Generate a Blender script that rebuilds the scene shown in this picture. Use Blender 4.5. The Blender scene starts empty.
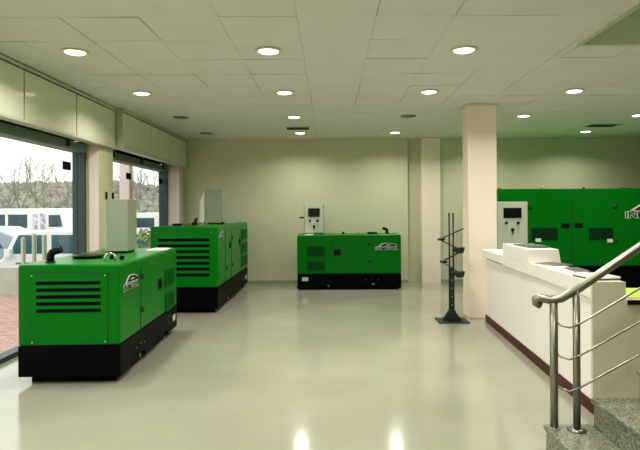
import bpy, bmesh, math, random
from mathutils import Vector, Matrix
random.seed(7)
S = bpy.context.scene
COL = S.collection
PI = math.pi
R = math.radians

# ---------------------------------------------------------------- materials
def lin(c):
    return tuple(((v/255)/12.92 if v/255 <= .04045 else ((v/255+.055)/1.055)**2.4) for v in c)

def mat(name, rgb, rough=.5, metal=0, spec=.5, noise=None, bump=None, coat=0, emit=None, estr=1):
    """noise = (scale, amount, rgb2) mixes a second real colour; bump = (scale, strength, distance)."""
    m = bpy.data.materials.new(name); m.use_nodes = True
    nt = m.node_tree; b = nt.nodes['Principled BSDF']
    c = lin(rgb) + (1,)
    b.inputs['Base Color'].default_value = c
    b.inputs['Roughness'].default_value = rough
    b.inputs['Metallic'].default_value = metal
    b.inputs['Specular IOR Level'].default_value = spec
    b.inputs['Coat Weight'].default_value = coat
    b.inputs['Coat Roughness'].default_value = .08
    if emit:
        b.inputs['Emission Color'].default_value = lin(emit) + (1,)
        b.inputs['Emission Strength'].default_value = estr
    tc = nt.nodes.new('ShaderNodeTexCoord')
    if noise:
        n = nt.nodes.new('ShaderNodeTexNoise'); n.inputs['Scale'].default_value = noise[0]
        n.inputs['Detail'].default_value = 6
        nt.links.new(tc.outputs['Object'], n.inputs['Vector'])
        r = nt.nodes.new('ShaderNodeValToRGB')
        r.color_ramp.elements[0].position = .5 - noise[1]; r.color_ramp.elements[1].position = .5 + noise[1]
        r.color_ramp.elements[0].color = c; r.color_ramp.elements[1].color = lin(noise[2]) + (1,)
        nt.links.new(n.outputs['Fac'], r.inputs['Fac']); nt.links.new(r.outputs['Color'], b.inputs['Base Color'])
    if bump:
        n = nt.nodes.new('ShaderNodeTexNoise'); n.inputs['Scale'].default_value = bump[0]; n.inputs['Detail'].default_value = 3
        nt.links.new(tc.outputs['Object'], n.inputs['Vector'])
        k = nt.nodes.new('ShaderNodeBump'); k.inputs['Strength'].default_value = bump[1]; k.inputs['Distance'].default_value = bump[2]
        nt.links.new(n.outputs['Fac'], k.inputs['Height']); nt.links.new(k.outputs['Normal'], b.inputs['Normal'])
    return m

M = {}
M['wall']   = mat('wall_paint', (203,204,172), .75, noise=(1.2,.35,(198,200,168)), bump=(60,.12,.002))
M['pillar'] = mat('pillar_paint', (242,230,212), .6, bump=(60,.1,.002))
M['ceil']   = mat('ceiling_tile', (216,221,212), .9, noise=(3,.3,(208,213,204)), bump=(120,.25,.003))
M['void']   = mat('ceiling_void', (30,45,36), .9)
M['softg']  = mat('stairwell_plaster', (200,214,184), .9)
M['base']   = mat('baseboard_tile', (150,158,128), .4)
M['green']  = mat('green_powder_coat', (0,112,18), .32, spec=.12, noise=(2.5,.4,(0,107,17)), bump=(90,.06,.001))
M['greend'] = mat('dark_green_recess', (0,44,14), .6, spec=.15)
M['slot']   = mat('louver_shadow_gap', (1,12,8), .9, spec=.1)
M['gap']    = mat('shadow_seam', (0,60,20), .8)  # dark green stands for the shaded gap around panels and doors
M['black']  = mat('black_skid_paint', (2,4,6), .5, spec=.05)
M['blackp'] = mat('black_plastic', (7,9,10), .4, spec=.2)
M['hinge']  = mat('dark_hinge', (10,40,24), .4, metal=.3)
M['steel']  = mat('brushed_steel', (142,141,126), .3, metal=1)
M['chrome'] = mat('chrome', (220,220,210), .15, metal=1)
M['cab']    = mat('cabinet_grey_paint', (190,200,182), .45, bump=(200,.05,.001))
M['cabd']   = mat('cabinet_frame_paint', (150,160,138), .5)
M['scr']    = mat('dark_display_glass', (8,14,18), .1)
M['white']  = mat('white_laminate', (244,238,230), .35, noise=(2,.4,(240,235,227)))
M['laminb'] = mat('beige_shade_laminate', (206,202,176), .45)
M['maroon'] = mat('maroon_kickboard', (66,8,12), .45, spec=.25)
M['rack']   = mat('black_rack_metal', (12,28,24), .4, metal=.2)
M['rackh']  = mat('rack_steel_holes', (120,132,120), .4, metal=.6)
M['fascia'] = mat('fascia_panel', (214,218,190), .22, spec=.6, coat=.6)
M['fastrim']= mat('fascia_aluminium', (196,198,176), .35, metal=.2)
M['fasgap'] = mat('fascia_dark_joint', (8,20,14), .8, spec=.1)
M['shut']   = mat('shutter_box_grey', (104,128,112), .5)
M['frame']  = mat('window_frame_dark', (38,62,60), .45)
M['reveal'] = mat('reveal_white', (226,214,206), .6)
M['column'] = mat('column_beige', (206,204,168), .6)
M['lamp']   = mat('downlight_lens', (255,248,220), .4, emit=(255,246,215), estr=5)
M['lampoff']= mat('unlit_downlight_glass', (52,66,54), .3)
M['ring']   = mat('downlight_trim', (216,218,196), .4)
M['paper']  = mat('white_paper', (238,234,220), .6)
M['paperd'] = mat('printed_dark_paper', (70,78,70), .45)
M['lime']   = mat('lime_paper', (186,214,60), .6)
M['vehw']   = mat('vehicle_white', (244,244,242), .25, coat=.5)
M['vehs']   = mat('vehicle_silver', (168,176,188), .25, metal=.4, coat=.5)
M['vehg']   = mat('vehicle_glass', (44,92,104), .12)
M['busg']   = mat('bus_glass', (40,62,76), .15)
M['poster'] = mat('bus_poster', (172,158,196), .5, noise=(6,.1,(235,232,240)))
M['tyre']   = mat('tyre_rubber', (24,24,26), .8)
M['red']    = mat('tail_light_red', (190,30,30), .3)
M['brick']  = None
M['kerb']   = mat('grey_render', (196,196,190), .8, noise=(5,.3,(178,178,172)))
M['asph']   = mat('asphalt', (120,122,122), .9, noise=(9,.3,(104,106,106)))
M['postp']  = mat('exterior_post_paint', (238,222,220), .6)
M['bark']   = mat('bark', (150,142,134), .9, noise=(10,.3,(130,124,118)))
M['hill']   = mat('hillside_soil', (150,148,130), .95, noise=(.35,.16,(118,124,106)))
M['scrub']  = mat('scrub_foliage', (134,138,122), .95, noise=(1.1,.12,(160,154,146)))
M['leaf']   = mat('shrub_leaf', (96,128,66), .8, noise=(4,.2,(150,170,90)))
M['logow']  = mat('logo_white', (232,240,222), .5)
M['logok']  = mat('logo_black', (8,14,12), .5)
M['rod']    = mat('bollard_steel', (168,168,150), .35, metal=.5)

def granite():
    m = bpy.data.materials.new('grey_granite'); m.use_nodes = True
    nt = m.node_tree; b = nt.nodes['Principled BSDF']; b.inputs['Roughness'].default_value = .35
    tc = nt.nodes.new('ShaderNodeTexCoord')
    v = nt.nodes.new('ShaderNodeTexVoronoi'); v.inputs['Scale'].default_value = 130
    n = nt.nodes.new('ShaderNodeTexNoise'); n.inputs['Scale'].default_value = 70; n.inputs['Detail'].default_value = 8
    nt.links.new(tc.outputs['Object'], v.inputs['Vector']); nt.links.new(tc.outputs['Object'], n.inputs['Vector'])
    mx = nt.nodes.new('ShaderNodeMix'); mx.data_type = 'FLOAT'; mx.inputs[0].default_value = .5
    s = nt.nodes.new('ShaderNodeSeparateColor'); nt.links.new(v.outputs['Color'], s.inputs['Color'])
    nt.links.new(s.outputs[0], mx.inputs[2]); nt.links.new(n.outputs['Fac'], mx.inputs[3])
    r = nt.nodes.new('ShaderNodeValToRGB'); e = r.color_ramp.elements
    e[0].position = .2; e[0].color = lin((48,54,42))+(1,)
    e[1].position = .75; e[1].color = lin((160,162,140))+(1,)
    k = e.new(.48); k.color = lin((104,108,88))+(1,)
    nt.links.new(mx.outputs[0], r.inputs['Fac']); nt.links.new(r.outputs['Color'], b.inputs['Base Color'])
    return m
M['granite'] = granite()

def floor_mat():
    m = bpy.data.materials.new('glossy_floor_coating'); m.use_nodes = True
    nt = m.node_tree; b = nt.nodes['Principled BSDF']
    b.inputs['Specular IOR Level'].default_value = .75
    tc = nt.nodes.new('ShaderNodeTexCoord')
    n = nt.nodes.new('ShaderNodeTexNoise'); n.inputs['Scale'].default_value = .9; n.inputs['Detail'].default_value = 5
    nt.links.new(tc.outputs['Object'], n.inputs['Vector'])
    r = nt.nodes.new('ShaderNodeValToRGB'); e = r.color_ramp.elements
    e[0].position = .35; e[0].color = lin((150,150,130))+(1,)
    e[1].position = .68; e[1].color = lin((164,163,144))+(1,)
    nt.links.new(n.outputs['Fac'], r.inputs['Fac'])
    # faint tile joints every 0.6 m
    br = nt.nodes.new('ShaderNodeTexBrick'); br.offset = 0; br.inputs['Scale'].default_value = 1
    br.inputs['Brick Width'].default_value = .6; br.inputs['Row Height'].default_value = .6
    br.inputs['Mortar Size'].default_value = .003; br.inputs['Mortar Smooth'].default_value = .3
    nt.links.new(tc.outputs['Object'], br.inputs['Vector'])
    mx = nt.nodes.new('ShaderNodeMix'); mx.data_type = 'RGBA'
    ml = nt.nodes.new('ShaderNodeMath'); ml.operation = 'MULTIPLY'; ml.inputs[1].default_value = .22
    nt.links.new(br.outputs['Fac'], ml.inputs[0]); nt.links.new(ml.outputs[0], mx.inputs[0])
    nt.links.new(r.outputs['Color'], mx.inputs[6]); mx.inputs[7].default_value = lin((128,130,110))+(1,)
    nt.links.new(mx.outputs[2], b.inputs['Base Color'])
    n2 = nt.nodes.new('ShaderNodeTexNoise'); n2.inputs['Scale'].default_value = 2.2; n2.inputs['Detail'].default_value = 4
    nt.links.new(tc.outputs['Object'], n2.inputs['Vector'])
    mr = nt.nodes.new('ShaderNodeMapRange'); mr.inputs['To Min'].default_value = .1; mr.inputs['To Max'].default_value = .16
    nt.links.new(n2.outputs['Fac'], mr.inputs['Value']); nt.links.new(mr.outputs['Result'], b.inputs['Roughness'])
    n3 = nt.nodes.new('ShaderNodeTexNoise'); n3.inputs['Scale'].default_value = 14; n3.inputs['Detail'].default_value = 2
    nt.links.new(tc.outputs['Object'], n3.inputs['Vector'])
    k = nt.nodes.new('ShaderNodeBump'); k.inputs['Strength'].default_value = .1; k.inputs['Distance'].default_value = .002
    nt.links.new(n3.outputs['Fac'], k.inputs['Height']); nt.links.new(k.outputs['Normal'], b.inputs['Normal'])
    return m
M['floor'] = floor_mat()

def paver_mat():
    m = bpy.data.materials.new('brick_pavers'); m.use_nodes = True
    nt = m.node_tree; b = nt.nodes['Principled BSDF']; b.inputs['Roughness'].default_value = .85
    tc = nt.nodes.new('ShaderNodeTexCoord')
    br = nt.nodes.new('ShaderNodeTexBrick'); br.inputs['Scale'].default_value = 1
    br.inputs['Brick Width'].default_value = .22; br.inputs['Row Height'].default_value = .11; br.inputs['Mortar Size'].default_value = .008
    br.inputs['Color1'].default_value = lin((196,150,138))+(1,); br.inputs['Color2'].default_value = lin((180,132,122))+(1,)
    br.inputs['Mortar'].default_value = lin((206,196,186))+(1,)
    nt.links.new(tc.outputs['Object'], br.inputs['Vector']); nt.links.new(br.outputs['Color'], b.inputs['Base Color'])
    return m
M['brick'] = paver_mat()

def glass_mat():
    m = bpy.data.materials.new('clear_window_glass'); m.use_nodes = True
    nt = m.node_tree; nt.nodes.clear()
    o = nt.nodes.new('ShaderNodeOutputMaterial'); t = nt.nodes.new('ShaderNodeBsdfTransparent')
    g = nt.nodes.new('ShaderNodeBsdfGlossy'); g.inputs['Roughness'].default_value = .02
    lw = nt.nodes.new('ShaderNodeLayerWeight'); pw = nt.nodes.new('ShaderNodeMath'); pw.operation = 'POWER'; pw.inputs[1].default_value = 4
    nt.links.new(lw.outputs['Facing'], pw.inputs[0])
    f = nt.nodes.new('ShaderNodeMath'); f.operation = 'MULTIPLY_ADD'; f.inputs[1].default_value = .3; f.inputs[2].default_value = .02
    nt.links.new(pw.outputs[0], f.inputs[0])
    mx = nt.nodes.new('ShaderNodeMixShader')
    t.inputs['Color'].default_value = (.96,.98,.97,1)
    nt.links.new(f.outputs[0], mx.inputs[0]); nt.links.new(t.outputs[0], mx.inputs[1]); nt.links.new(g.outputs[0], mx.inputs[2])
    nt.links.new(mx.outputs[0], o.inputs['Surface'])
    return m
M['glass'] = glass_mat()

# ---------------------------------------------------------------- mesh builder
class MB:
    def __init__(s, T=None):
        s.bm = bmesh.new(); s.T = T or Matrix.Identity(4); s.mi = 0
    def _v(s, p): return s.bm.verts.new(s.T @ Vector(p))
    def _f(s, vs, smooth=False):
        try:
            f = s.bm.faces.new(vs); f.material_index = s.mi; f.smooth = smooth; return f
        except ValueError: return None
    def hexa(s, P):     # 8 points: bottom ring then top ring
        v = [s._v(p) for p in P]
        for q in ((3,2,1,0),(4,5,6,7),(0,1,5,4),(1,2,6,5),(2,3,7,6),(3,0,4,7)): s._f([v[i] for i in q])
        return s
    def box(s, x0, x1, y0, y1, z0, z1):
        return s.hexa([(x0,y0,z0),(x1,y0,z0),(x1,y1,z0),(x0,y1,z0),(x0,y0,z1),(x1,y0,z1),(x1,y1,z1),(x0,y1,z1)])
    def prism(s, pts, axis, a, b):   # pts 2D polygon; axis the extrusion axis
        def P(p, t):
            return {'x':(t,p[0],p[1]), 'y':(p[0],t,p[1]), 'z':(p[0],p[1],t)}[axis]
        A = [s._v(P(p,a)) for p in pts]; B = [s._v(P(p,b)) for p in pts]
        n = len(pts); s._f(A[::-1]); s._f(B)
        for i in range(n): s._f([A[i],A[(i+1)%n],B[(i+1)%n],B[i]])
        return s
    def tube(s, path, r, n=10, rad=None, smooth=True, caps=True):
        path = [Vector(p) for p in path]; rings = []; up = None
        for i, p in enumerate(path):
            d = (path[min(i+1,len(path)-1)] - path[max(i-1,0)]).normalized()
            if up is None:
                up = Vector((0,0,1)) if abs(d.z) < .9 else Vector((1,0,0))
            a = d.cross(up).normalized(); b = a.cross(d).normalized(); up = b
            rr = rad[i] if rad else r
            rings.append([s._v(p + a*rr*math.cos(2*PI*k/n) + b*rr*math.sin(2*PI*k/n)) for k in range(n)])
        for A, B in zip(rings, rings[1:]):
            for k in range(n): s._f([A[k],A[(k+1)%n],B[(k+1)%n],B[k]], smooth)
        if caps: s._f(rings[0][::-1]); s._f(rings[-1])
        return s
    def lathe(s, prof, c=(0,0,0), n=24, axis='z', smooth=True):
        rings = []
        for r, h in prof:
            ring = []
            for k in range(n):
                x, y = r*math.cos(2*PI*k/n), r*math.sin(2*PI*k/n)
                p = {'z':(x,y,h), 'y':(x,h,y), 'x':(h,x,y)}[axis]
                ring.append(s._v((c[0]+p[0], c[1]+p[1], c[2]+p[2])))
            rings.append(ring)
        for A, B in zip(rings, rings[1:]):
            for k in range(n): s._f([A[k],A[(k+1)%n],B[(k+1)%n],B[k]], smooth)
        s._f(rings[0][::-1]); s._f(rings[-1]); return s
    def mesh(s, name, mats):
        bmesh.ops.recalc_face_normals(s.bm, faces=s.bm.faces[:])
        me = bpy.data.meshes.new(name); s.bm.to_mesh(me); s.bm.free()
        for m in (mats if isinstance(mats, (list,tuple)) else [mats]): me.materials.append(M[m])
        return me
    def build(s, name, mats, parent=None, bevel=0, seg=2):
        o = bpy.data.objects.new(name, s.mesh(name, mats)); COL.objects.link(o)
        if parent: o.parent = parent
        if bevel:
            b = o.modifiers.new('bevel', 'BEVEL'); b.width = bevel; b.segments = seg; b.limit_method = 'ANGLE'; b.angle_limit = R(40)
        return o

def tag(o, label, cat, group=None, kind=None):
    if label: o['label'] = label
    if cat: o['category'] = cat
    if group: o['group'] = group
    if kind: o['kind'] = kind
    return o
def thing(name, label, cat, loc=(0,0,0), rz=0, group=None):
    o = bpy.data.objects.new(name, None); COL.objects.link(o)
    o.empty_display_size = .1; o.location = loc; o.rotation_euler = (0,0,rz)
    return tag(o, label, cat, group)
def struct(o):
    o['kind'] = 'structure'; return o

# ---------------------------------------------------------------- lettering
def text_mesh(body, size, offset, z):
    c = bpy.data.curves.new('t', 'FONT'); c.body = body; c.size = size; c.offset = offset; c.extrude = .0015
    c.align_x = 'CENTER'; c.resolution_u = 3
    o = bpy.data.objects.new('t', c); COL.objects.link(o)
    dg = bpy.context.evaluated_depsgraph_get()
    me = bpy.data.meshes.new_from_object(o.evaluated_get(dg))
    bpy.data.objects.remove(o)
    for v in me.vertices: v.co.z += z
    return me
TXT = [text_mesh('INMESOL', .172, .012, 0), text_mesh('INMESOL', .172, .004, 0)]

# ---------------------------------------------------------------- the room
XL, XR, YB, YN, ZC = -3.05, 7.6, 11.43, -2.2, 2.95
struct(MB().box(XL-.33, XR, YN, YB+.2, -.12, 0).build('floor', 'floor'))
# back wall: plain left stretch stands slightly proud, shallow strip, then a pilaster
struct(MB().box(XL-.35, XR+.2, YB+.14, YB+.34, 0, ZC+.3).build('wall_back', 'wall'))
struct(MB().box(XL-.35, 1.59, YB, YB+.14, 0, ZC).build('wall_back', 'wall'))
struct(MB().box(1.86, 2.24, YB-.06, YB+.14, 0, ZC).build('wall_back', 'pillar'))
struct(MB().box(2.24, XR, YB+.02, YB+.14, 0, ZC).build('wall_back', 'wall'))
struct(MB().box(XR, XR+.2, YN, YB+.14, 0, ZC+1.6).build('wall_right', 'wall'))
struct(MB().box(XL-.35, XR+.2, YN-.2, YN, 0, ZC+1.6).build('wall_front', 'wall'))
struct(MB().box(-2.95, 1.59, YB-.012, YB, 0, .07).build('baseboard_back', 'base'))
struct(MB().box(2.25, XR, YB+.008, YB+.02, 0, .07).build('baseboard_back', 'base'))

# ceiling: suspended mineral tiles with uneven joints over a dark void; a stairwell opening at the right
HX, HY = 2.22, 4.92
cb = MB(); P = .593
def tile(x0, x1, y0, y1):
    g = random.choice([.0007,.001,.001,.0015,.0015,.004]) ; h = random.choice([.0008,.0015,.002,.003,.005])
    z = [ZC + random.uniform(-.004,.003) for _ in range(4)]
    cb.hexa([(x0+g,y0+h,z[0]),(x1-g,y0+h,z[1]),(x1-g,y1-h,z[2]),(x0+g,y1-h,z[3]),
             (x0+g,y0+h,ZC+.02),(x1-g,y0+h,ZC+.02),(x1-g,y1-h,ZC+.02),(x0+g,y1-h,ZC+.02)])
for i in range(-6, 15):
    for j in range(-13, 13):
        x0, x1 = max(-.24+P*i, XL-.33), min(-.24+P*(i+1), XR)
        y0, y1 = max(4.78+P*j, YN), min(4.78+P*(j+1), YB+.14)
        if x1-x0 < .02 or y1-y0 < .02: continue
        if x1 <= HX or y0 >= HY: tile(x0,x1,y0,y1); continue
        if x0 >= HX and y1 <= HY: continue
        if x0 < HX: tile(x0,HX,y0,y1)
        if y1 > HY: tile(max(x0,HX),x1,HY,y1)
struct(cb.build('ceiling', 'ceil'))
struct(MB().box(XL-.35, HX-.03, YN, YB+.34, ZC+.03, ZC+.12).box(HX-.03, XR, HY+.03, YB+.34, ZC+.03, ZC+.12).build('ceiling', 'void'))
well = MB().box(HX-.03, XR, HY, HY+.03, ZC, ZC+1.3).box(HX-.03, HX, YN, HY, ZC, ZC+1.3).box(HX, XR, YN, HY, ZC+1.3, ZC+1.35)
struct(well.build('ceiling', 'softg'))
struct(MB().box(HX-.03, XR, HY-.006, HY+.03, ZC-.012, ZC-.001).box(HX-.03, HX+.006, YN, HY-.006, ZC-.012, ZC-.001).build('trim_3', 'fastrim'))
struct(MB().box(HX-.02, XR, YN, YN+.1, ZC, ZC+1.3).build('wall_front', 'softg'))

# facade (left): columns, windows, shutter boxes, fascia
XO = XL-.3
struct(MB().box(XO, XL, 7.40, 7.87, 0, 2.42).build('wall_left', 'column', bevel=.006))
struct(MB().box(XO, -2.99, 11.12, YB, 0, 2.42).build('wall_left', 'reveal'))
struct(MB().box(XO, XL, 2.2, 2.6, 0, 2.42).build('wall_left', 'column'))
struct(MB().box(XO, XL, YN, -1.8, 0, 2.42).build('wall_left', 'column'))
struct(MB().box(XO-.06, XL+.02, YN, YB, 2.44, ZC+.2).build('wall_left', 'wall'))
struct(MB().box(XO+.17, XL-.003, 7.388, 7.399, 0, 2.42).build('trim_4', 'reveal'))
nw = 0
for y0, y1 in ((2.6,7.4),(7.87,11.12),(-1.8,2.2)):  # third opening is unseen, added to let in more daylight
    nw += 1
    w = struct(MB().box(XO-.03, XO+.13, y1-.05, y1, 0, 2.27).box(XO-.03, XO+.13, y0, y0+.05, 0, 2.27)
               .box(XO-.03, XO+.1, y0+.05, y1-.05, 0, .05).build('window_%d' % nw, 'frame'))
    MB().box(XO+.03, XO+.04, y0+.05, y1-.05, .05, 2.27).build('pane', 'glass', w)
    MB().box(XO-.05, XO+.14, y0, y1, 2.27, 2.385).build('shutter_box', 'shut', w, bevel=.01)
    sb = MB()
    for q in range(3):
        yy = y0 + (y1-y0)*(q*.38+.12)
        sb.box(XO+.14, XO+.175, yy, yy+.05, 2.30, 2.43)
    sb.build('bracket', 'frame', w)
    MB().box(XO-.05, XL-.01, y0, y1, 2.43, 2.439).box(XO-.05, XO-.03, y0, y1, 2.386, 2.43).build('soffit', 'fasgap', w)
# alarm stickers on the glass
for yy, lab in ((7.04,'dark square sticker high on the glass beside the first grey window frame'),
                (9.2,'dark square sticker on the glass in front of the pinkish outdoor post'),
                (10.93,'dark square sticker on the glass beside the far window frame')):
    tag(MB().box(XO+.041, XO+.05, yy-.11, yy+.1, 2.02, 2.125).build('glass_sticker', 'black'), lab, 'sticker', 'stickers on the window glass')
# narrow cupboard doors let into the beige column
cup = thing('column_cupboard', 'tall narrow beige cupboard doors with black handles on the window column', 'cupboard', (XL,7.42,0))
MB().box(0, .012, 0, .257, .02, 2.36).build('door', 'column', cup, bevel=.003)
MB().box(0, .012, .263, .43, .02, 2.36).build('door', 'column', cup, bevel=.003)
for yy in (.17,.40):
    MB().box(.012,.03,yy-.018,yy+.018,1.61,1.76).build('handle', 'blackp', cup)

XF = -3.0
def fascia(n, ys, z0=2.40, XF=-3.0):
    y0, y1 = ys[0], ys[-1]
    f = struct(MB().box(XF-.06, XF-.012, y0, y1, z0, ZC-.012).build('trim_%d' % n, 'fasgap'))
    MB().box(XF-.09, XF+.03, y0, y1, z0-.035, z0-.001).build('bottom_rail', 'fastrim', f, bevel=.006)
    MB().box(XF-.012, XF+.012, y0, y1, ZC-.045, ZC-.014).build('top_rail', 'fastrim', f, bevel=.004)
    for a, b in zip(ys, ys[1:]):
        MB().box(XF-.012, XF, a+.011, b-.011, z0+.006, ZC-.058).build('panel', 'fascia', f, bevel=.003)
    return f
fascia(1, (-1.9,-.75,.4,1.5,2.6,3.5,4.36,5.51,6.65,7.84))
f2 = fascia(2, (7.905,9.10,10.28,11.42), XF=-2.91)
MB().box(-3.08, -2.905, 7.87, 7.904, 2.365, ZC-.012).build('end_cap', 'fastrim', f2, bevel=.003)
struct(MB().box(XF-.06, XF-.02, 7.84, 7.87, 2.37, ZC-.012).build('trim_5', 'fasgap'))


# square pillar standing in the room
pl = struct(MB().box(1.905, 2.298, 7.7, 8.05, 0, ZC-.006).build('pillar', 'pillar', bevel=.012))
MB().box(1.88, 2.323, 7.675, 8.075, ZC-.03, ZC-.007).build('collar', 'ceil', pl)

# ---------------------------------------------------------------- ceiling fittings
cols = (-2.30, -.55, 1.22, 3.0, 4.78); rows = (10.45, 8.66, 6.86, 5.07, 3.33, 1.55, -.23)  # last three rows are out of view, added for illumination
cn = ['in the row along the windows','in the row over the smallest generator','in the row over the open floor','in the row behind the pillar','in the row over the largest generator']
rn = ['nearest the back wall','second from the back wall','third from the back wall','fourth from the back wall','added out of view, fifth from the back wall','added out of view, sixth from the back wall','added out of view, seventh from the back wall']
off = {(-2.30,10.45), (-2.30,8.66), (1.22,8.66)}
ringm = MB().lathe([(.088,-.001),(.118,-.001),(.118,-.010),(.094,-.014),(.088,-.008)], n=28).mesh('lamp_ring', 'ring')
ringo = MB().lathe([(.088,-.001),(.118,-.001),(.118,-.010),(.094,-.014),(.088,-.008)], n=28).mesh('lamp_ring_off', 'shut')
lensm = MB().lathe([(.0001,-.022),(.05,-.022),(.08,-.018),(.092,-.010),(.092,-.003)], n=28).mesh('lamp_lens', 'lamp')
offm  = MB().lathe([(.0001,-.01),(.05,-.01),(.09,-.008),(.09,-.002)], n=28).mesh('lamp_lens_off', 'lampoff')
ld = bpy.data.lights.new('downlight_glow', 'AREA'); ld.shape = 'DISK'; ld.size = .18
ld.energy = 17.5; ld.color = (1.0,.97,.87); ld.spread = R(145)
for ci, x in enumerate(cols):
    for ri, y in enumerate(rows):
        if x > HX and y < HY: continue
        lit = (x,y) not in off
        t = thing('ceiling_lamp', '%s ceiling lamp %s, %s' % ('bright' if lit else 'unlit', rn[ri], cn[ci]), 'ceiling lamp', (x,y,ZC-.002), 0,
                  'recessed ceiling lamps' if lit else 'unlit ceiling lamps')
        for nm, me in (('trim_ring', ringm if lit else ringo), ('lens', lensm if lit else offm)):
            o = bpy.data.objects.new(nm, me); COL.objects.link(o); o.parent = t
        if lit:
            l = bpy.data.objects.new('lamp_light', ld); COL.objects.link(l); l.parent = t; l.location = (0,0,-.026)
ul = bpy.data.lights.new('stairwell_fill_light', 'POINT'); ul.energy = 14; ul.color = (1,.97,.87); ul.shadow_soft_size = .12  # unseen point light added to brighten the stairwell opening
uo = bpy.data.objects.new('stairwell_fill_light', ul); COL.objects.link(uo); uo.location = (4.2,2.6,ZC+.75)
def vent(x, y, w, d, label):
    t = thing('ceiling_vent', label, 'air vent', (x,y,ZC-.004), 0, 'ceiling air vents')
    MB().box(-w/2,-w/2+.03,-d/2,d/2,-.012,0).box(w/2-.03,w/2,-d/2,d/2,-.012,0).box(-w/2+.03,w/2-.03,-d/2,-d/2+.03,-.012,0).box(-w/2+.03,w/2-.03,d/2-.03,d/2,-.012,0).build('frame','ring',t)
    MB().box(-w/2+.03,w/2-.03,-d/2+.03,d/2-.03,-.004,-.001).build('grille','void',t)
    for k in range(4):
        yy = -d/2+.05+(d-.1)*k/3
        MB().hexa([(-w/2+.03,yy-.012,-.012),(w/2-.03,yy-.012,-.012),(w/2-.03,yy-.008,-.012),(-w/2+.03,yy-.008,-.012),
                   (-w/2+.03,yy+.008,-.005),(w/2-.03,yy+.008,-.005),(w/2-.03,yy+.012,-.005),(-w/2+.03,yy+.012,-.005)]).build('slat','ring' if k==1 else 'shut',t)
vent(-.56, 9.85, .46, .4, 'dark slotted air vent in the ceiling between two lamps near the back wall')
vent(4.72, 9.70, .56, .4, 'wide slotted air vent in the ceiling above the large green generator')

# ---------------------------------------------------------------- generators
def logo(width, T, parent):
    """Maker's mark: black capitals edged in white under a black swoosh with a white ridge line."""
    bm = bmesh.new(); size = .205*width
    for q_, z, mi in ((0, .0015, 0), (1, .0035, 1)):
        me = TXT[q_].copy()
        for v in me.vertices: v.co.x *= width; v.co.y *= width; v.co.z = v.co.z + z
        b2 = bmesh.new(); b2.from_mesh(me)
        xs = [v.co.x for v in b2.verts]; w = max(xs)-min(xs)
        for v in b2.verts: v.co.x *= (width*(1.0 if mi==0 else .975))/w; v.co.y *= 1.0
        for f in b2.faces: f.material_index = mi
        tmp = bpy.data.meshes.new('x'); b2.to_mesh(tmp); b2.free(); bm.from_mesh(tmp)
    def poly(pts, z0, z1, mi):
        A = [bm.verts.new((x*width, y*width, z0)) for x, y in pts]; B = [bm.verts.new((x*width, y*width, z1)) for x, y in pts]
        fs = [bm.faces.new(B), bm.faces.new(A[::-1])]
        for i in range(len(pts)): fs.append(bm.faces.new([A[i],A[(i+1)%len(pts)],B[(i+1)%len(pts)],B[i]]))
        for f in fs: f.material_index = mi
    poly([(-.4,.14),(-.2,.27),(-.13,.295),(-.02,.295),(.2,.285),(.44,.22),(.47,.14)], .0002, .0022, 0)
    poly([(-.32,.15),(-.15,.255),(-.06,.28),(.2,.272),(.43,.21),(.455,.15)], .0022, .0036, 1)
    poly([(-.06,.195),(.0,.22),(.2,.215),(.14,.195)], .0036, .0044, 0)
    bm.transform(T); me = bpy.data.meshes.new('logo'); bm.to_mesh(me); bm.free()
    me.materials.append(M['logow']); me.materials.append(M['logok'])
    o = bpy.data.objects.new('logo', me); COL.objects.link(o); o.parent = parent
    return o
def face(origin, u, w):     # matrix whose columns are u (right), v (up), w (out)
    u, w = Vector(u), Vector(w); v = Vector((0,0,1))
    m = Matrix((u, v, w)).transposed().to_4x4(); m.translation = Vector(origin); return m

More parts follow.
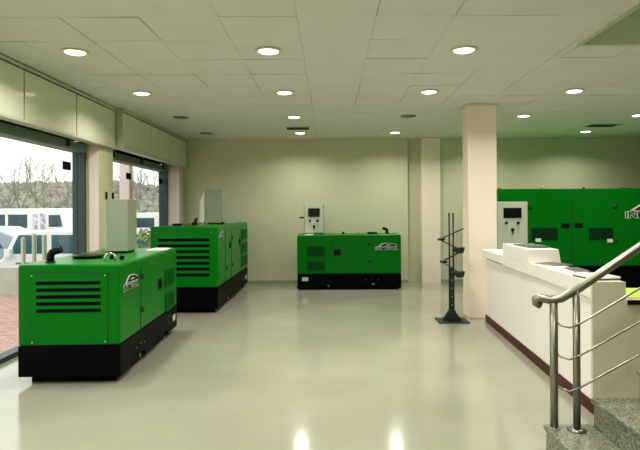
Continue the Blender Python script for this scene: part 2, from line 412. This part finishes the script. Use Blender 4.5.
def generator(label, loc, rz, L, W, H, bh, spec):
    g = thing('generator', label, 'generator', loc, rz, 'green diesel generators')
    x0, x1, y0, y1 = -L/2, L/2, -W/2, W/2
    # black base with fork pockets and a set-back skid
    bz = spec.get('bz', .03)
    b = MB()
    prof = [(x0,bz),(x0+.2*L,bz),(x0+.23*L,bz+.05),(x0+.33*L,bz+.05),(x0+.36*L,bz),(x1-.36*L,bz),(x1-.33*L,bz+.05),(x1-.23*L,bz+.05),(x1-.2*L,bz),(x1,bz),(x1,bh),(x0,bh)]
    b.prism(prof, 'y', y0, y1)
    b.build('base_frame', 'black', g, bevel=.008)
    MB().box(x0+.1, x1-.1, y0+.07, y1-.07, 0, bz-.001).build('skid', 'black', g)
    # canopy with rounded roof edges
    MB().box(x0, x1, y0, y1, bh+.001, H).build('canopy', 'green', g, bevel=.022, seg=3)
    # louvered ends
    for sx in (1, -1):
        T = face((x1,0,0),(0,1,0),(1,0,0)) if sx > 0 else face((x0,0,0),(0,-1,0),(-1,0,0))
        pw = spec['pw']*W/2; pt = H-spec['ptop']; pb = bh+.012
        p = MB(T); p.mi = 1; p.box(-pw-.006,pw+.006,pb-.006,pt+.006,-.01,.0015); p.mi = 0
        p.box(-pw,pw,pb,pt,-.01,.006)
        pe = p.build('end_panel', ['green','gap'], g, bevel=.001, seg=1)
        n = spec['n']; st = spec['pitch']; sw = spec['sw']*W/2; zt = H-spec['stop']
        q = MB(T)
        for k in range(n):
            zz = zt-k*st
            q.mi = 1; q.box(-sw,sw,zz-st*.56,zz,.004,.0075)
            q.mi = 0; q.prism([(zz-.003,.0065),(zz+st*.1,.0065),(zz+st*.42,.0065),(zz-.0,.011)], 'x', -sw-.004, sw+.004)
        q.build('louver', ['green','slot'], pe)
        for cx in (-pw+.02, pw-.02):
            for cz in (pt-.02, pb+.02):
                MB(T).lathe([(.007,.005),(.007,.009),(.003,.0105)], (cx,cz,0), 8).build('screw', 'chrome', pe)
    # long sides
    for sy in (-1, 1):
        T = face((0,y0,0),(1,0,0),(0,-1,0)) if sy < 0 else face((0,y1,0),(-1,0,0),(0,1,0))
        d = -sy      # local x on this face = d * u
        def rect(u0, u1): return (min(d*u0,d*u1), max(d*u0,d*u1))
        for (a, bb, handle_at) in spec['doors']:
            ua, ub = rect(x0+a*L, x0+bb*L); zb, zt = bh+.02, H-spec['dtop']
            p = MB(T); p.mi = 1; p.box(ua-.007,ub+.007,zb-.007,zt+.007,-.01,.0015); p.mi = 0; p.box(ua,ub,zb,zt,-.01,.006)
            dr = p.build('door', ['green','gap'], g, bevel=.001, seg=1)
            h0, h1 = rect(x0+handle_at[0]*L, x0+handle_at[1]*L); hz0, hz1 = spec['hz']
            MB(T).box(h0,h1,hz0,hz1,.004,.012).box(h0+.25*(h1-h0),h1-.15*(h1-h0),hz0+.02,hz1-.03,.012,.024).build('handle', 'blackp', dr, bevel=.003)
        for (hx, hz) in spec['hinges']:
            hu = d*(x0+hx*L)
            MB(T).lathe([(.03,.004),(.03,.016),(.016,.024)], (hu,hz,0), 14).box(hu-.05,hu,hz-.008,hz+.008,.006,.016).build('hinge', 'hinge', g)
        for (a, bb, z0, z1) in spec['vents']:
            ua, ub = rect(x0+a*L, x0+bb*L)
            v = MB(T); v.mi = 0; v.box(ua,ub,z0,z1,.0062,.009)
            v.mi = 1
            v.box(ua-.012,ub+.012,z1,z1+.012,.004,.014).box(ua-.012,ub+.012,z0-.012,z0,.004,.014).box(ua-.012,ua,z0,z1,.004,.014).box(ub,ub+.012,z0,z1,.004,.014)
            nn = max(3, int((ub-ua)/.035))
            if spec.get('vstripes', True):
                for k in range(nn):
                    uu = ua+(k+.5)*(ub-ua)/nn
                    v.box(uu-.004,uu+.004,z0,z1,.009,.012)
            v.build('side_vent', ['greend','green'], g)
        for (px, pz, r) in spec['bolts']:
            MB(T).lathe([(r,0),(r,.006),(r*.5,.009)], (d*(x0+px*L),pz,0), 10).build('bolt', 'steel', g)
        ua, ub = rect(x0+spec['plate'][0]*L, x0+spec['plate'][1]*L)
        MB(T).box(ua,ub,spec['plate'][2],spec['plate'][3],0,.003).build('rating_plate', 'cab', g)
        lx, lz, lw = spec['logo']
        logo(lw, T @ Matrix.Translation((d*(x0+lx*L), lz, .0065)), g)
    # roof fittings
    ex, ey, ang, k = spec['elbow']
    pts = [(ex,ey,H-.005),(ex,ey,H+.045*k)]
    for a in range(1,7):
        t = a/6*R(80); rr = .045*k
        pts.append((ex+math.cos(ang)*rr*(1-math.cos(t)), ey+math.sin(ang)*rr*(1-math.cos(t)), H+.045*k+rr*math.sin(t)))
    last = Vector(pts[-1]); dd = (last-Vector(pts[-2])).normalized()
    pts.append(tuple(last+dd*.05*k))
    e = MB().tube(pts, .029*k, 14).lathe([(.04*k,H),(.04*k,H+.008),(.03*k,H+.012)], (ex,ey,0), 16)
    e.build('exhaust_elbow', 'blackp', g)
    hx, hy, hr = spec['hatch']
    MB().lathe([(hr*.9,H-.001),(hr*.9,H+.014),(hr,H+.016),(hr,H+.028),(hr*.8,H+.034)], (hx,hy,0), 28).build('radiator_cap', 'blackp', g)
    if 'pale' in spec:
        a, b_, c, d_ = spec['pale']
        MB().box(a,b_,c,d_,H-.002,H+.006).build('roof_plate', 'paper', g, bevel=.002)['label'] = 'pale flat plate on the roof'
    for px_, pz_ in spec.get('latches', ()):
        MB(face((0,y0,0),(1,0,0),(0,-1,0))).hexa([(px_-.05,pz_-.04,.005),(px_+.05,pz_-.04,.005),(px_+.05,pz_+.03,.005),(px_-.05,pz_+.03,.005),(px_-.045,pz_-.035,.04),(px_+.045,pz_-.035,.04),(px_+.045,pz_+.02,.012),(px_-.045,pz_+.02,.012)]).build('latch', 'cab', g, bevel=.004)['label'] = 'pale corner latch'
    for lx_, ly_ in spec['lugs']:
        lr = spec.get('lug_r', .035)
        MB().tube([(lx_,ly_-lr,H-.004)]+[(lx_,ly_-lr*math.cos(PI*t/8),H+lr*.6+lr*math.sin(PI*t/8)) for t in range(9)]+[(lx_,ly_+lr,H-.004)], lr*.2, 8).build('lifting_ring', 'chrome', g)
    for lx_, ly_ in spec['caps']:
        MB().lathe([(.022,H-.001),(.022,H+.03),(.014,H+.042)], (lx_,ly_,0), 14).build('filler_cap', 'blackp', g)
    return g

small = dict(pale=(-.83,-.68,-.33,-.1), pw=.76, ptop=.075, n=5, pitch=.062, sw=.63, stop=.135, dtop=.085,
             doors=[(.335,.715,(.35,.42))], hz=(.64,.76), hinges=[(.695,.86),(.695,.54)],
             vents=[(.095,.265,.63,.815),(.095,.265,.365,.543)],
             bolts=[(.3,.07,.018),(.73,.10,.02),(.16,.27,.006),(.2,.27,.006),(.14,.23,.006),(.22,.23,.006),(.17,.19,.006),(.2,.19,.006),(.66,.2,.008),(.78,.2,.008),(.72,.22,.008)],
             plate=(.045,.105,.17,.24), logo=(.86,.75,.43), elbow=(.76,.12,PI,1.0), hatch=(.46,0,.1), lugs=[(.2,-.05)], caps=[(-.1,.0)])
generator('small green diesel generator standing against the back wall with its side to the room', (.356,10.875,0), 0, 1.95, .75, 1.035, .30, small)
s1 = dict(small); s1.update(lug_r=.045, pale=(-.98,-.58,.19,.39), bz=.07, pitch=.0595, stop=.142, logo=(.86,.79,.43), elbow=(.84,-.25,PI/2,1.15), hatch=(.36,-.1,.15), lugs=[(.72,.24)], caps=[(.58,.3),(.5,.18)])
generator('green diesel generator beside the window onto the brick pavement, with five short end louvers', (-2.303,5.892,0), -PI/2+R(2.2), 2.1, .87, 1.04, .338, s1)
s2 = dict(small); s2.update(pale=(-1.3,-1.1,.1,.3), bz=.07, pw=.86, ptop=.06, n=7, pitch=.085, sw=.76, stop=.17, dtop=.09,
          doors=[(.3,.62,(.32,.36)),(.64,.80,(.66,.69))], hz=(.88,1.0), hinges=[(.6,1.05),(.6,.6),(.78,.6)],
          vents=[(.03,.27,.95,1.14),(.03,.27,.7,.89),(.03,.27,.46,.65)], logo=(.90,1.06,.42),
          elbow=(.35,-.1,PI,.9), hatch=(.9,-.25,.08), lugs=[(1.0,.2)], caps=[(.1,.3),(.5,-.1)])
generator('larger green diesel generator in the far window corner with seven wide end louvers', (-2.135,9.645,0), -PI/2, 2.95, .985, 1.268, .377, s2)
L4 = 4.3; X4 = 2.75
fx = lambda X: (X-X4)/L4
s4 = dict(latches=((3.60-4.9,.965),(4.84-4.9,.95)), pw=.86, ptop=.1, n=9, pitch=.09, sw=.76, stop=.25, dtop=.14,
          doors=[(fx(3.43),fx(4.185),(fx(4.0),fx(4.15))),(fx(4.20),fx(4.97),(fx(4.23),fx(4.375)))], hz=(1.165,1.25),
          hinges=[(fx(3.47),1.52),(fx(4.94),1.52),(fx(4.94),.92)],
          vents=[(fx(3.48),fx(3.94),.955,1.165),(fx(4.48),fx(4.9),.955,1.165)], vstripes=False,
          bolts=[(.3,.2,.02),(.7,.2,.02)], plate=(.9,.93,.3,.37), logo=(fx(5.10)+.5*.85/L4,1.34,.85),
          elbow=(1.2,.1,PI,1.6), hatch=(.6,.2,.12), lugs=[(3.83-4.9,-.15)], caps=[(3.1-4.9,0),(4.6-4.9,-.1)])
generator('largest green generator behind the reception counter, with two side doors', (4.9,10.25,0), 0, L4, 1.1, 1.85, .50, s4)

# ---------------------------------------------------------------- control boxes
def control_box(label, loc, rz, w, d, h, kind='control_box', feet=True, zs=None, side=True):
    t = thing(kind, label, 'control box', loc, rz, 'generator control boxes')
    f0 = .02
    if feet:
        for sx in (-1,1):
            MB().box(sx*(w/2-.05)-.02, sx*(w/2-.05)+.02, -d/2+.02, d/2-.02, 0, f0).build('foot', 'blackp', t)
    MB().box(-w/2,w/2,-d/2,d/2,f0 if feet else 0,h).build('housing', 'cabd', t, bevel=.006)
    dz0 = h-1.1 if h > .7 else f0
    T = face((0,-d/2,0),(1,0,0),(0,-1,0))
    p = MB(T).box(-w/2+.012,w/2-.012,dz0+.014,h-.014,0,.012).build('front_panel', 'cab', t, bevel=.003)
    sx0 = w*.29; top = h-(.085 if not zs else zs)
    MB(T).box(-sx0,sx0,top-.165,top,.012,.02).build('display', 'scr', p, bevel=.003)
    for u, c in ((-w*.2,'hinge'),(w*.18,'blackp')):
        MB(T).lathe([(.024,.012),(.024,.026),(.014,.034)], (u,top-.24,0), 14).build('button', c, p)
    MB(T).lathe([(.026,.012),(.026,.03),(.02,.04)], (0,top-.35,0), 14).box(-.007,.007,top-.42,top-.35,.03,.046).build('key_switch', 'blackp', p)
    if side:
        MB().box(-w/2-.09,-w/2,-d/2+.05,-d/2+.12,h*.52,h*.58).build('plug', 'hinge', t, bevel=.006)
    return t
control_box('grey control box with a dark screen on the small generator against the back wall', (-.31,10.88,1.035), 0, .385, .25, .585)
control_box('plain grey control box standing on the generator with five short end louvers', (-2.345,6.30,1.04), R(-86), .35, .24, .59, side=False)
c2 = control_box('grey control box standing on the generator in the far window corner', (-2.01,9.83,1.268), R(-90), .34, .31, .605, side=False)
MB().hexa([(.165,-.157,.03),(.155,-.157,.03),(.16,-.245,.03),(.17,-.245,.03),(.165,-.157,.57),(.155,-.157,.57),(.16,-.235,.4),(.17,-.235,.4)]).build('open_cover', 'paper', c2)
control_box('tall grey control cabinet with a dark screen between the pillar and the largest generator', (2.92,9.15,0), 0, .5, .35, 1.62, kind='control_cabinet', feet=False, zs=.1, side=False)

# ---------------------------------------------------------------- brochure rack
rk = thing('brochure_rack', 'black twisted brochure stand with two thin poles beside the pillar', 'brochure stand', (1.63,7.52,0))
MB().box(-.2,.2,-.17,.17,0,.018).build('base_plate', 'rack', rk, bevel=.003)
MB().prism([(-.13,.018),(.13,.018),(.07,.09),(.03,.16),(-.03,.16),(-.07,.09)], 'y', -.05, .05).build('foot', 'rack', rk, bevel=.006)
for sx in (-.03,.022):
    MB().tube([(sx,0,.02),(sx,0,1.45)], .012, 10).build('pole', 'rack', rk)
lowp = MB().box(-.03,.034,-.012,.012,.1,.72); lowp.mi = 1
for k in range(5): lowp.lathe([(.011,-.014),(.011,-.012)], (0,0,.22+.11*k), 10, 'y')
lowp.build('perforated_plate', ['rack','rackh'], rk)
zz = [(.15,1.24),(-.17,1.10),(.14,.945),(-.14,.80),(.12,.64)]
yy = [-.02,-.03,.03,-.03,.02]
for k, ((a, za), (b_, zb)) in enumerate(zip(zz, zz[1:])):
    s_ = -.02 if k % 2 == 0 else .02
    MB().hexa([(a,s_-.03,za-.007),(b_,s_-.03,zb-.007),(b_,s_+.03,zb-.007),(a,s_+.03,za-.007),(a,s_-.03,za+.007),(b_,s_-.03,zb+.007),(b_,s_+.03,zb+.007),(a,s_+.03,za+.007)]).build('arm', 'rack', rk)
for (x, z, dirn, big) in ((-.15,1.10,1,0),(.09,.965,1,1),(-.12,.80,1,0),(.09,.645,1,1)):
    if big: pr = [(x-.08,z+.015),(x+.07,z+.03),(x+.05,z-.045),(x-.03,z-.055)]
    else: pr = [(x-.035,z-.015),(x+.05,z-.012),(x+.04,z+.02),(x-.03,z+.012)]
    MB().prism(pr, 'y', -.09, .04).build('tray', 'rack', rk, bevel=.003)

# ---------------------------------------------------------------- reception counter
rc = thing('reception_counter', 'long white reception counter with a raised middle and maroon kickboard', 'reception counter', (1.885,4.05,0), -R(2.8))
Lc = 3.46
MB().box(.03,.235,.03,Lc,.09,.84).box(.03,.235,1.55,2.45,.84,.95).build('body', 'white', rc, bevel=.004)
MB().box(.02,.24,.01,Lc,0,.089).build('kickboard', 'maroon', rc)
MB().box(.008,.245,.028,1.5,.845,.97).build('countertop', 'white', rc, bevel=.006)
MB().hexa([(0,1.5,.955),(.325,1.5,.955),(.325,2.47,.955),(0,2.47,.955),(0,1.5,1.10),(.30,1.5,1.10),(.30,2.47,1.10),(0,2.47,1.10)]).box(.0,.33,1.5,2.47,.845,.954).build('raised_ledge', 'white', rc, bevel=.006)
MB().box(-.02,.25,2.475,Lc,.865,.965).build('countertop', 'white', rc, bevel=.006)
MB().box(.008,.245,0,.028,.09,.97).build('end_panel', 'laminb', rc)  # beige carries the shade of the end face beside the white front
MB().box(.246,1.35,.0,.03,.09,.81).build('end_panel', 'laminb', rc)
MB().box(.247,1.4,-.01,.62,.812,.84).build('desk_top', ['laminb'], rc, bevel=.003)
MB().box(.25,1.4,-.022,-.012,.808,.842).build('desk_edge', 'blackp', rc)
MB().box(1.3,1.34,.04,.6,0,.81).build('desk_leg', 'laminb', rc)
def on_counter(x, y, z, rz=0):
    v = Matrix.Rotation(-R(2.8),4,'Z') @ Vector((x,y,0)); return (1.885+v.x, 4.05+v.y, z)
def booklet(name, lab, x, y, z, w, d, h, rz, m1, m2, cat):
    t = thing(name, lab, cat, on_counter(x,y,z+.0015), rz)
    MB().box(-w/2,w/2,-d/2,d/2,0,h*.7).build('pages', m1, t)
    MB().hexa([(-w/2-.003,-d/2-.003,h*.7),(w/2+.003,-d/2-.003,h*.7),(w/2+.003,d/2+.003,h*.7),(-w/2-.003,d/2+.003,h*.7),
               (-w/2-.003,-d/2-.003,h*.9),(w/2+.003,-d/2-.003,h*1.6),(w/2+.003,d/2+.003,h*1.6),(-w/2-.003,d/2+.003,h*.9)]).build('cover', m2, t)
booklet('magazine_stack', 'white magazine stack on the near end of the counter', .128, .23, .97, .2, .3, .016, .1, 'paperd', 'paper', 'magazine')
booklet('brochure', 'grey printed brochure lying on the counter beside the raised ledge', .17, 1.28, .97, .2, .28, .006, .3, 'paper', 'paperd', 'brochure')
booklet('brochure', 'thin brochure lying in the middle of the near lower countertop', .2, .8, .97, .12, .3, .006, -.1, 'paper', 'paperd', 'brochure')
booklet('folder', 'dark flat folder lying on the raised middle ledge', .16, 1.95, 1.10, .2, .5, .01, 0, 'paperd', 'paperd', 'folder')
tag(MB(Matrix.Translation(on_counter(.5,.3,.8415))).hexa([(-.2,-.22,0),(.3,-.22,0),(.3,.2,0),(-.2,.2,0),(-.2,-.22,.003),(.3,-.22,.003),(.3,.2,.012),(-.2,.2,.02)]).build('leaflet', 'lime'),
    'lime green leaflet lying on the lower desk at the counter end', 'leaflet')

# ---------------------------------------------------------------- granite stair and its rail
st = thing('staircase', 'speckled grey granite steps rising beside the reception counter', 'stairs', (1.31,3.45,0), R(0))
for k in range(9):
    x = .28*k
    MB().box(x+.012, x+.31, -2.1, 0-.03*(k>0), .17*k+.001 if k else 0, .17*(k+1)-.03).box(x, x+.31, -2.1, .012-.03*(k>0), .17*(k+1)-.0295, .17*(k+1)).build('step', 'granite', st, bevel=.006)
rl = thing('stair_railing', 'brushed steel tube handrail with two posts and three thin rods', 'handrail', (0,0,0))
P1 = (1.355, 3.40); P2 = (1.475, 3.36)
top = [(1.29,3.44,.91),(1.262,3.44,.925),(1.255,3.43,.945),(1.28,3.42,.957),(1.335,3.41,.945),(1.40,3.40,.955),(1.50,3.38,1.02),(1.90,3.36,1.30),(2.6,3.33,1.76),(3.5,3.3,2.35)]
MB().tube(top, .026, 14).build('handrail', 'steel', rl)
MB().tube([(P1[0],P1[1],.171),(P1[0],P1[1],.93)], .024, 14).build('post', 'steel', rl)
MB().lathe([(.036,.1702),(.036,.174),(.026,.176)], (P1[0],P1[1],0), 20).build('post_flange', 'steel', rl)
MB().tube([(P2[0],P2[1],.171),(P2[0],P2[1],.97)], .022, 14).tube([(P2[0]+.01,P2[1],.96),(P2[0]+.01,P2[1],1.01)], .007, 8).build('post', 'steel', rl)
MB().lathe([(.055,.1702),(.055,.178),(.026,.184)], (P2[0],P2[1],0), 20).build('post_flange', 'steel', rl)
for z0, (xe, ze) in ((.826,(1.90,1.06)),(.636,(1.90,.86)),(.445,(1.90,.665))):
    xk = P2[0]-.02
    dz = (ze-z0)
    MB().tube([(P1[0],3.40,z0+.0),(P1[0]+.035,3.385,z0-.03),(xk-.03,3.34,z0-.035),(xk+.03,3.335,z0-.01),(xe,3.33,ze),(3.4,3.3,ze+(3.4-xe)*(ze-z0+.01)/(xe-xk-.03))], .0065, 8).build('rod', 'steel', rl)

# ---------------------------------------------------------------- outside
ZG = -.8
struct(MB().box(-16, XO-.06, -6, 10.15, -.15, -.02).build('pavement', 'brick'))
struct(MB().box(-16, -3.9, 10.15, 10.4, ZG, .49).build('kerb_wall', 'kerb', bevel=.01))
struct(MB().box(-80, 4, 10.4, 46, ZG-.2, ZG).build('ground', 'asph'))
for i, (px, Y, ht) in enumerate(((23,9.5,1.06),(34,9.7,1.12),(44,9.6,1.10))):
    X = (px-330)/560*Y
    tag(MB().lathe([(.06,-.02),(.06,0),(.036,.01),(.036,ht-.03),(.025,ht),(.005,ht+.005)], (X,Y,0), 14).build('bollard', 'rod'),
        ['pale steel bollard outside the window, leftmost of the three','pale steel bollard outside the window, middle and thickest of the three','pale steel bollard outside the window, nearest the white van door'][i], 'bollard', 'bollards outside the window')
tag(MB().box(-3.93,-3.74,10.45,10.64,ZG,3.6).build('outdoor_post', 'postp', bevel=.01), 'pinkish white square post standing outside the second window', 'post')

def wheel(par, x, y, z, r, w):
    o = MB().lathe([(r*.6,-w/2),(r*.95,-w/2),(r,-w/2+.03),(r,w/2-.03),(r*.95,w/2),(r*.6,w/2)], (x,y,z), 24, 'y').build('wheel','tyre',par)
    MB().lathe([(r*.1,-w/2-.02),(r*.58,-w/2-.005),(r*.6,-w/2+.02)], (x,y,z), 20, 'y').build('hubcap','steel',o)
def vehicle(name, label, cat, loc, rz, prof, W, wins, wheels, body, glass, extra=()):
    t = thing(name, label, cat, loc, rz)
    n = len(prof)
    MB().prism(prof, 'y', -W/2, W/2).build('body', body, t, bevel=.05, seg=3)
    for q in wins:
        for s in (-1,1):
            ys = sorted((s*(W/2+.012), s*(W/2-.02)))
            MB().prism(q, 'y', ys[0], ys[1]).build('window', glass, t, bevel=.01)
    for x, r in wheels:
        for s in (-1,1): wheel(t, x, s*(W/2-.1), r, r, .2)
    for nm, m, a in extra: MB().box(*a).build(nm, m, t, bevel=.01)
    return t
# van: nose to the left, sliding windows
vehicle('van', 'white passenger van parked outside behind the low wall', 'van', (-8.75,15.2,ZG), 0,
    [(0,.3),(.02,.8),(.12,.95),(.35,1.1),(.62,1.62),(.85,1.78),(1.2,1.82),(4.3,1.82),(4.5,1.7),(4.6,1.1),(4.6,.3)], 1.75,
    [[(.55,1.22),(1.5,1.22),(1.5,1.70),(.78,1.70)],[(1.62,1.22),(2.8,1.22),(2.8,1.70),(1.62,1.70)],[(2.92,1.22),(4.2,1.22),(4.2,1.70),(2.92,1.70)]],
    [(.85,.32),(3.75,.32)], 'vehw', 'vehg',
    [('headlight','chrome',(0,.1,-.8,-.5,.75,.95)),('mirror','vehw',(.5,.65,-1.05,-.88,1.15,1.35)),('trim_strip','shut',(.7,4.5,-.885,-.87,.95,1.0))])
vehicle('car', 'silver hatchback parked outside behind the white van', 'car', (-14.4,19.2,ZG), 0,
    [(0,.3),(.05,.8),(.9,1.0),(1.7,1.65),(2.3,1.8),(3.3,1.78),(4.0,1.5),(4.35,1.15),(4.45,.9),(4.4,.3)], 1.75,
    [[(1.2,1.1),(2.35,1.1),(2.35,1.62),(1.85,1.62)],[(2.45,1.1),(3.7,1.1),(3.4,1.62),(2.45,1.62)]],
    [(.85,.33),(3.55,.33)], 'vehs', 'vehg', [('tail_light','red',(4.32,4.48,-.85,-.55,.8,1.1))])
vehicle('minibus', 'long white minibus with a row of dark windows parked far outside', 'minibus', (-21.55,30,ZG), 0,
    [(0,.35),(0,2.46),(7.35,2.46),(7.65,2.36),(7.85,1.7),(8.0,1.25),(8.03,.35)], 2.1,
    [[(.3+1.15*k,1.45),(1.3+1.15*k,1.45),(1.3+1.15*k,2.15),(.3+1.15*k,2.15)] for k in range(5)]+[[(7.0,1.5),(7.72,1.5),(7.6,2.12),(7.0,2.12)]],
    [(1.5,.42),(7.0,.42)], 'vehw', 'busg',
    [('poster','poster',(6.15,6.45,-1.07,-1.04,1.25,2.2)),('poster','poster',(6.55,6.85,-1.07,-1.04,1.25,2.2))])
vehicle('van', 'second white van parked far outside beyond the second window', 'van', (-10.3,29,ZG), 0,
    [(0,.3),(0,1.9),(.2,2.2),(3.4,2.25),(3.9,1.5),(4.6,1.2),(4.7,.3)], 1.9,
    [[(.3,1.35),(1.5,1.35),(1.5,1.95),(.3,1.95)],[(2.4,1.3),(3.6,1.3),(3.3,1.95),(2.4,1.95)]],
    [(.9,.35),(3.8,.35)], 'vehw', 'busg')

# hillside
hb = bmesh.new(); nx, ny = 70, 34; grid = []
from mathutils import noise
def hz(x, y):
    t = max(0, min(1, (y-40)/30)); t = t*t*(3-2*t)
    return ZG + t*5.3 - t*1.3*max(0,min(1,(x+27)/6)) + t*(.8*noise.noise(Vector((x*.07,y*.07,0))) + .5*noise.noise(Vector((x*.3,y*.3,3))))
for j in range(ny):
    grid.append([hb.verts.new((-95+110*i/(nx-1), 39+50*j/(ny-1), hz(-95+110*i/(nx-1), 39+50*j/(ny-1)))) for i in range(nx)])
for j in range(ny-1):
    for i in range(nx-1): hb.faces.new([grid[j][i],grid[j][i+1],grid[j+1][i+1],grid[j+1][i]]).smooth = True
hm = bpy.data.meshes.new('hill'); hb.to_mesh(hm); hb.free(); hm.materials.append(M['hill'])
ho = bpy.data.objects.new('hill', hm); COL.objects.link(ho); struct(ho)
tb = bmesh.new(); bmesh.ops.create_icosphere(tb, subdivisions=2, radius=1)
ico_v = [v.co.copy() for v in tb.verts]; ico_f = [tuple(v.index for v in f.verts) for f in tb.faces]; tb.free()
sv, sf = [], []
for k in range(3500):
    y = random.uniform(41,74); x = -y*random.uniform(.22,.72)
    r = random.uniform(.2,.62); base = len(sv); c = Vector((x,y,hz(x,y)+r*.3))
    m = Matrix.Rotation(random.random()*6,3,'Z') @ Matrix.Diagonal((r,r*random.uniform(.6,1),r*random.uniform(.6,1.1)))
    for v in ico_v:
        p = m @ v; q = c + p; p = p*(1+.5*noise.noise(q*2.3)); sv.append(tuple(c+p))
    sf += [tuple(base+i for i in f) for f in ico_f]
sm = bpy.data.meshes.new('hillside_scrub'); sm.from_pydata(sv, [], sf); sm.materials.append(M['scrub'])
so = bpy.data.objects.new('hillside_scrub', sm); COL.objects.link(so)
tag(so, 'grey green winter scrub covering the hillside beyond the car park', 'scrub', None, 'stuff')
# bare trees
def bare_tree(seed, H):
    rnd = random.Random(seed); b = MB()
    def grow(p, d, l, r, depth):
        pts = [p]; dd = d.copy(); rad = [r]
        for i in range(3):
            dd = (dd + Vector((rnd.uniform(-.15,.15), rnd.uniform(-.15,.15), .05))).normalized()
            pts.append(pts[-1]+dd*l/3); rad.append(r*(1-.18*(i+1)))
        b.tube(pts, r, 5, rad, caps=False)
        if depth == 0: return
        for i in range(rnd.choice((3,3,4))):
            a = rnd.uniform(.3,.75); ax = Vector((rnd.uniform(-1,1), rnd.uniform(-1,1), rnd.uniform(-.2,.2))).normalized()
            nd = Matrix.Rotation(a,3,ax) @ dd; nd = (nd+Vector((0,0,.25))).normalized()
            grow(pts[rnd.choice((2,3,3))], nd, l*rnd.uniform(.6,.8), r*.5, depth-1)
    grow(Vector((0,0,-.2)), Vector((0,0,1)), H*.32, H*.016, 4)
    return b.mesh('bare_tree', 'bark')
spots = [(24,38,8.0,'tall bare tree seen beyond the minibus roof'),(52,44,8.2,'bare tree with twisted branches between the bus and the hill'),
         (2,47,7.8,'bare tree at the edge of the first window'),(66,50,7.0,'bare tree beside the first dark window frame'),
         (38,52,6.5,'small bare tree on the hillside in the first window'),(143,45,7.2,'bare tree in the middle of the second window'),
         (156,50,6.8,'bare tree beside the far window frame'),(118,48,6.5,'bare tree between the column and the outdoor post')]
for i, (px, Y, H, lab) in enumerate(spots):
    X = (px-330)/560*Y
    o = bpy.data.objects.new('bare_tree', bare_tree(i+3, H)); COL.objects.link(o); o.location = (X,Y,hz(X,Y)); tag(o, lab, 'tree', 'bare trees on the hillside')
# leafy shrub outside window two
lb = bmesh.new()
for k in range(500):
    a = random.uniform(0,6.28); rr = random.uniform(0,.55); z = random.uniform(.1,1.9)
    p = Vector((rr*math.cos(a), rr*math.sin(a), z)); s = random.uniform(.05,.1)
    d1 = Vector((random.uniform(-1,1),random.uniform(-1,1),random.uniform(-1,1))).normalized()*s; d2 = d1.orthogonal().normalized()*s*.5
    lb.faces.new([lb.verts.new(p-d1), lb.verts.new(p+d2), lb.verts.new(p+d1), lb.verts.new(p-d2)])
lm = bpy.data.meshes.new('foliage'); lb.to_mesh(lm); lb.free(); lm.materials.append(M['leaf'])
sh = thing('shrub', 'small leafy green shrub growing outside the second window', 'shrub', (-4.2,13.2,ZG))
fo = bpy.data.objects.new('foliage', lm); COL.objects.link(fo); fo.parent = sh
MB().tube([(0,0,-.02),(.03,0,.6),(0,.02,1.4)], .04, 8).build('stem', 'bark', sh)

# ---------------------------------------------------------------- world, camera, view
w = bpy.data.worlds.new('overcast'); S.world = w; w.use_nodes = True
nt = w.node_tree; bg = nt.nodes['Background']
bg.inputs['Color'].default_value = lin((250,251,246))+(1,); bg.inputs['Strength'].default_value = 2.0

cam = bpy.data.cameras.new('camera'); cam.sensor_width = 36; cam.lens = 560/640*36; cam.clip_end = 300; cam.clip_start = .05
co = bpy.data.objects.new('camera', cam); COL.objects.link(co); S.camera = co
co.location = (0,0,1.5); co.rotation_euler = (Matrix.Rotation(R(90),3,'X') @ Matrix.Rotation(R(-.3),3,'Z')).to_euler()
cam.shift_x = -10/640; cam.shift_y = -15/640
S.view_settings.view_transform = 'Standard'; S.view_settings.look = 'None'
S.view_settings.exposure = 0.0; S.view_settings.gamma = 1; S.view_settings.use_curve_mapping = False
S.cycles.max_bounces = 8; S.cycles.diffuse_bounces = 5; S.cycles.glossy_bounces = 4; S.cycles.transparent_max_bounces = 12
S.cycles.use_denoising = True
S.cycles.sample_clamp_indirect = 6
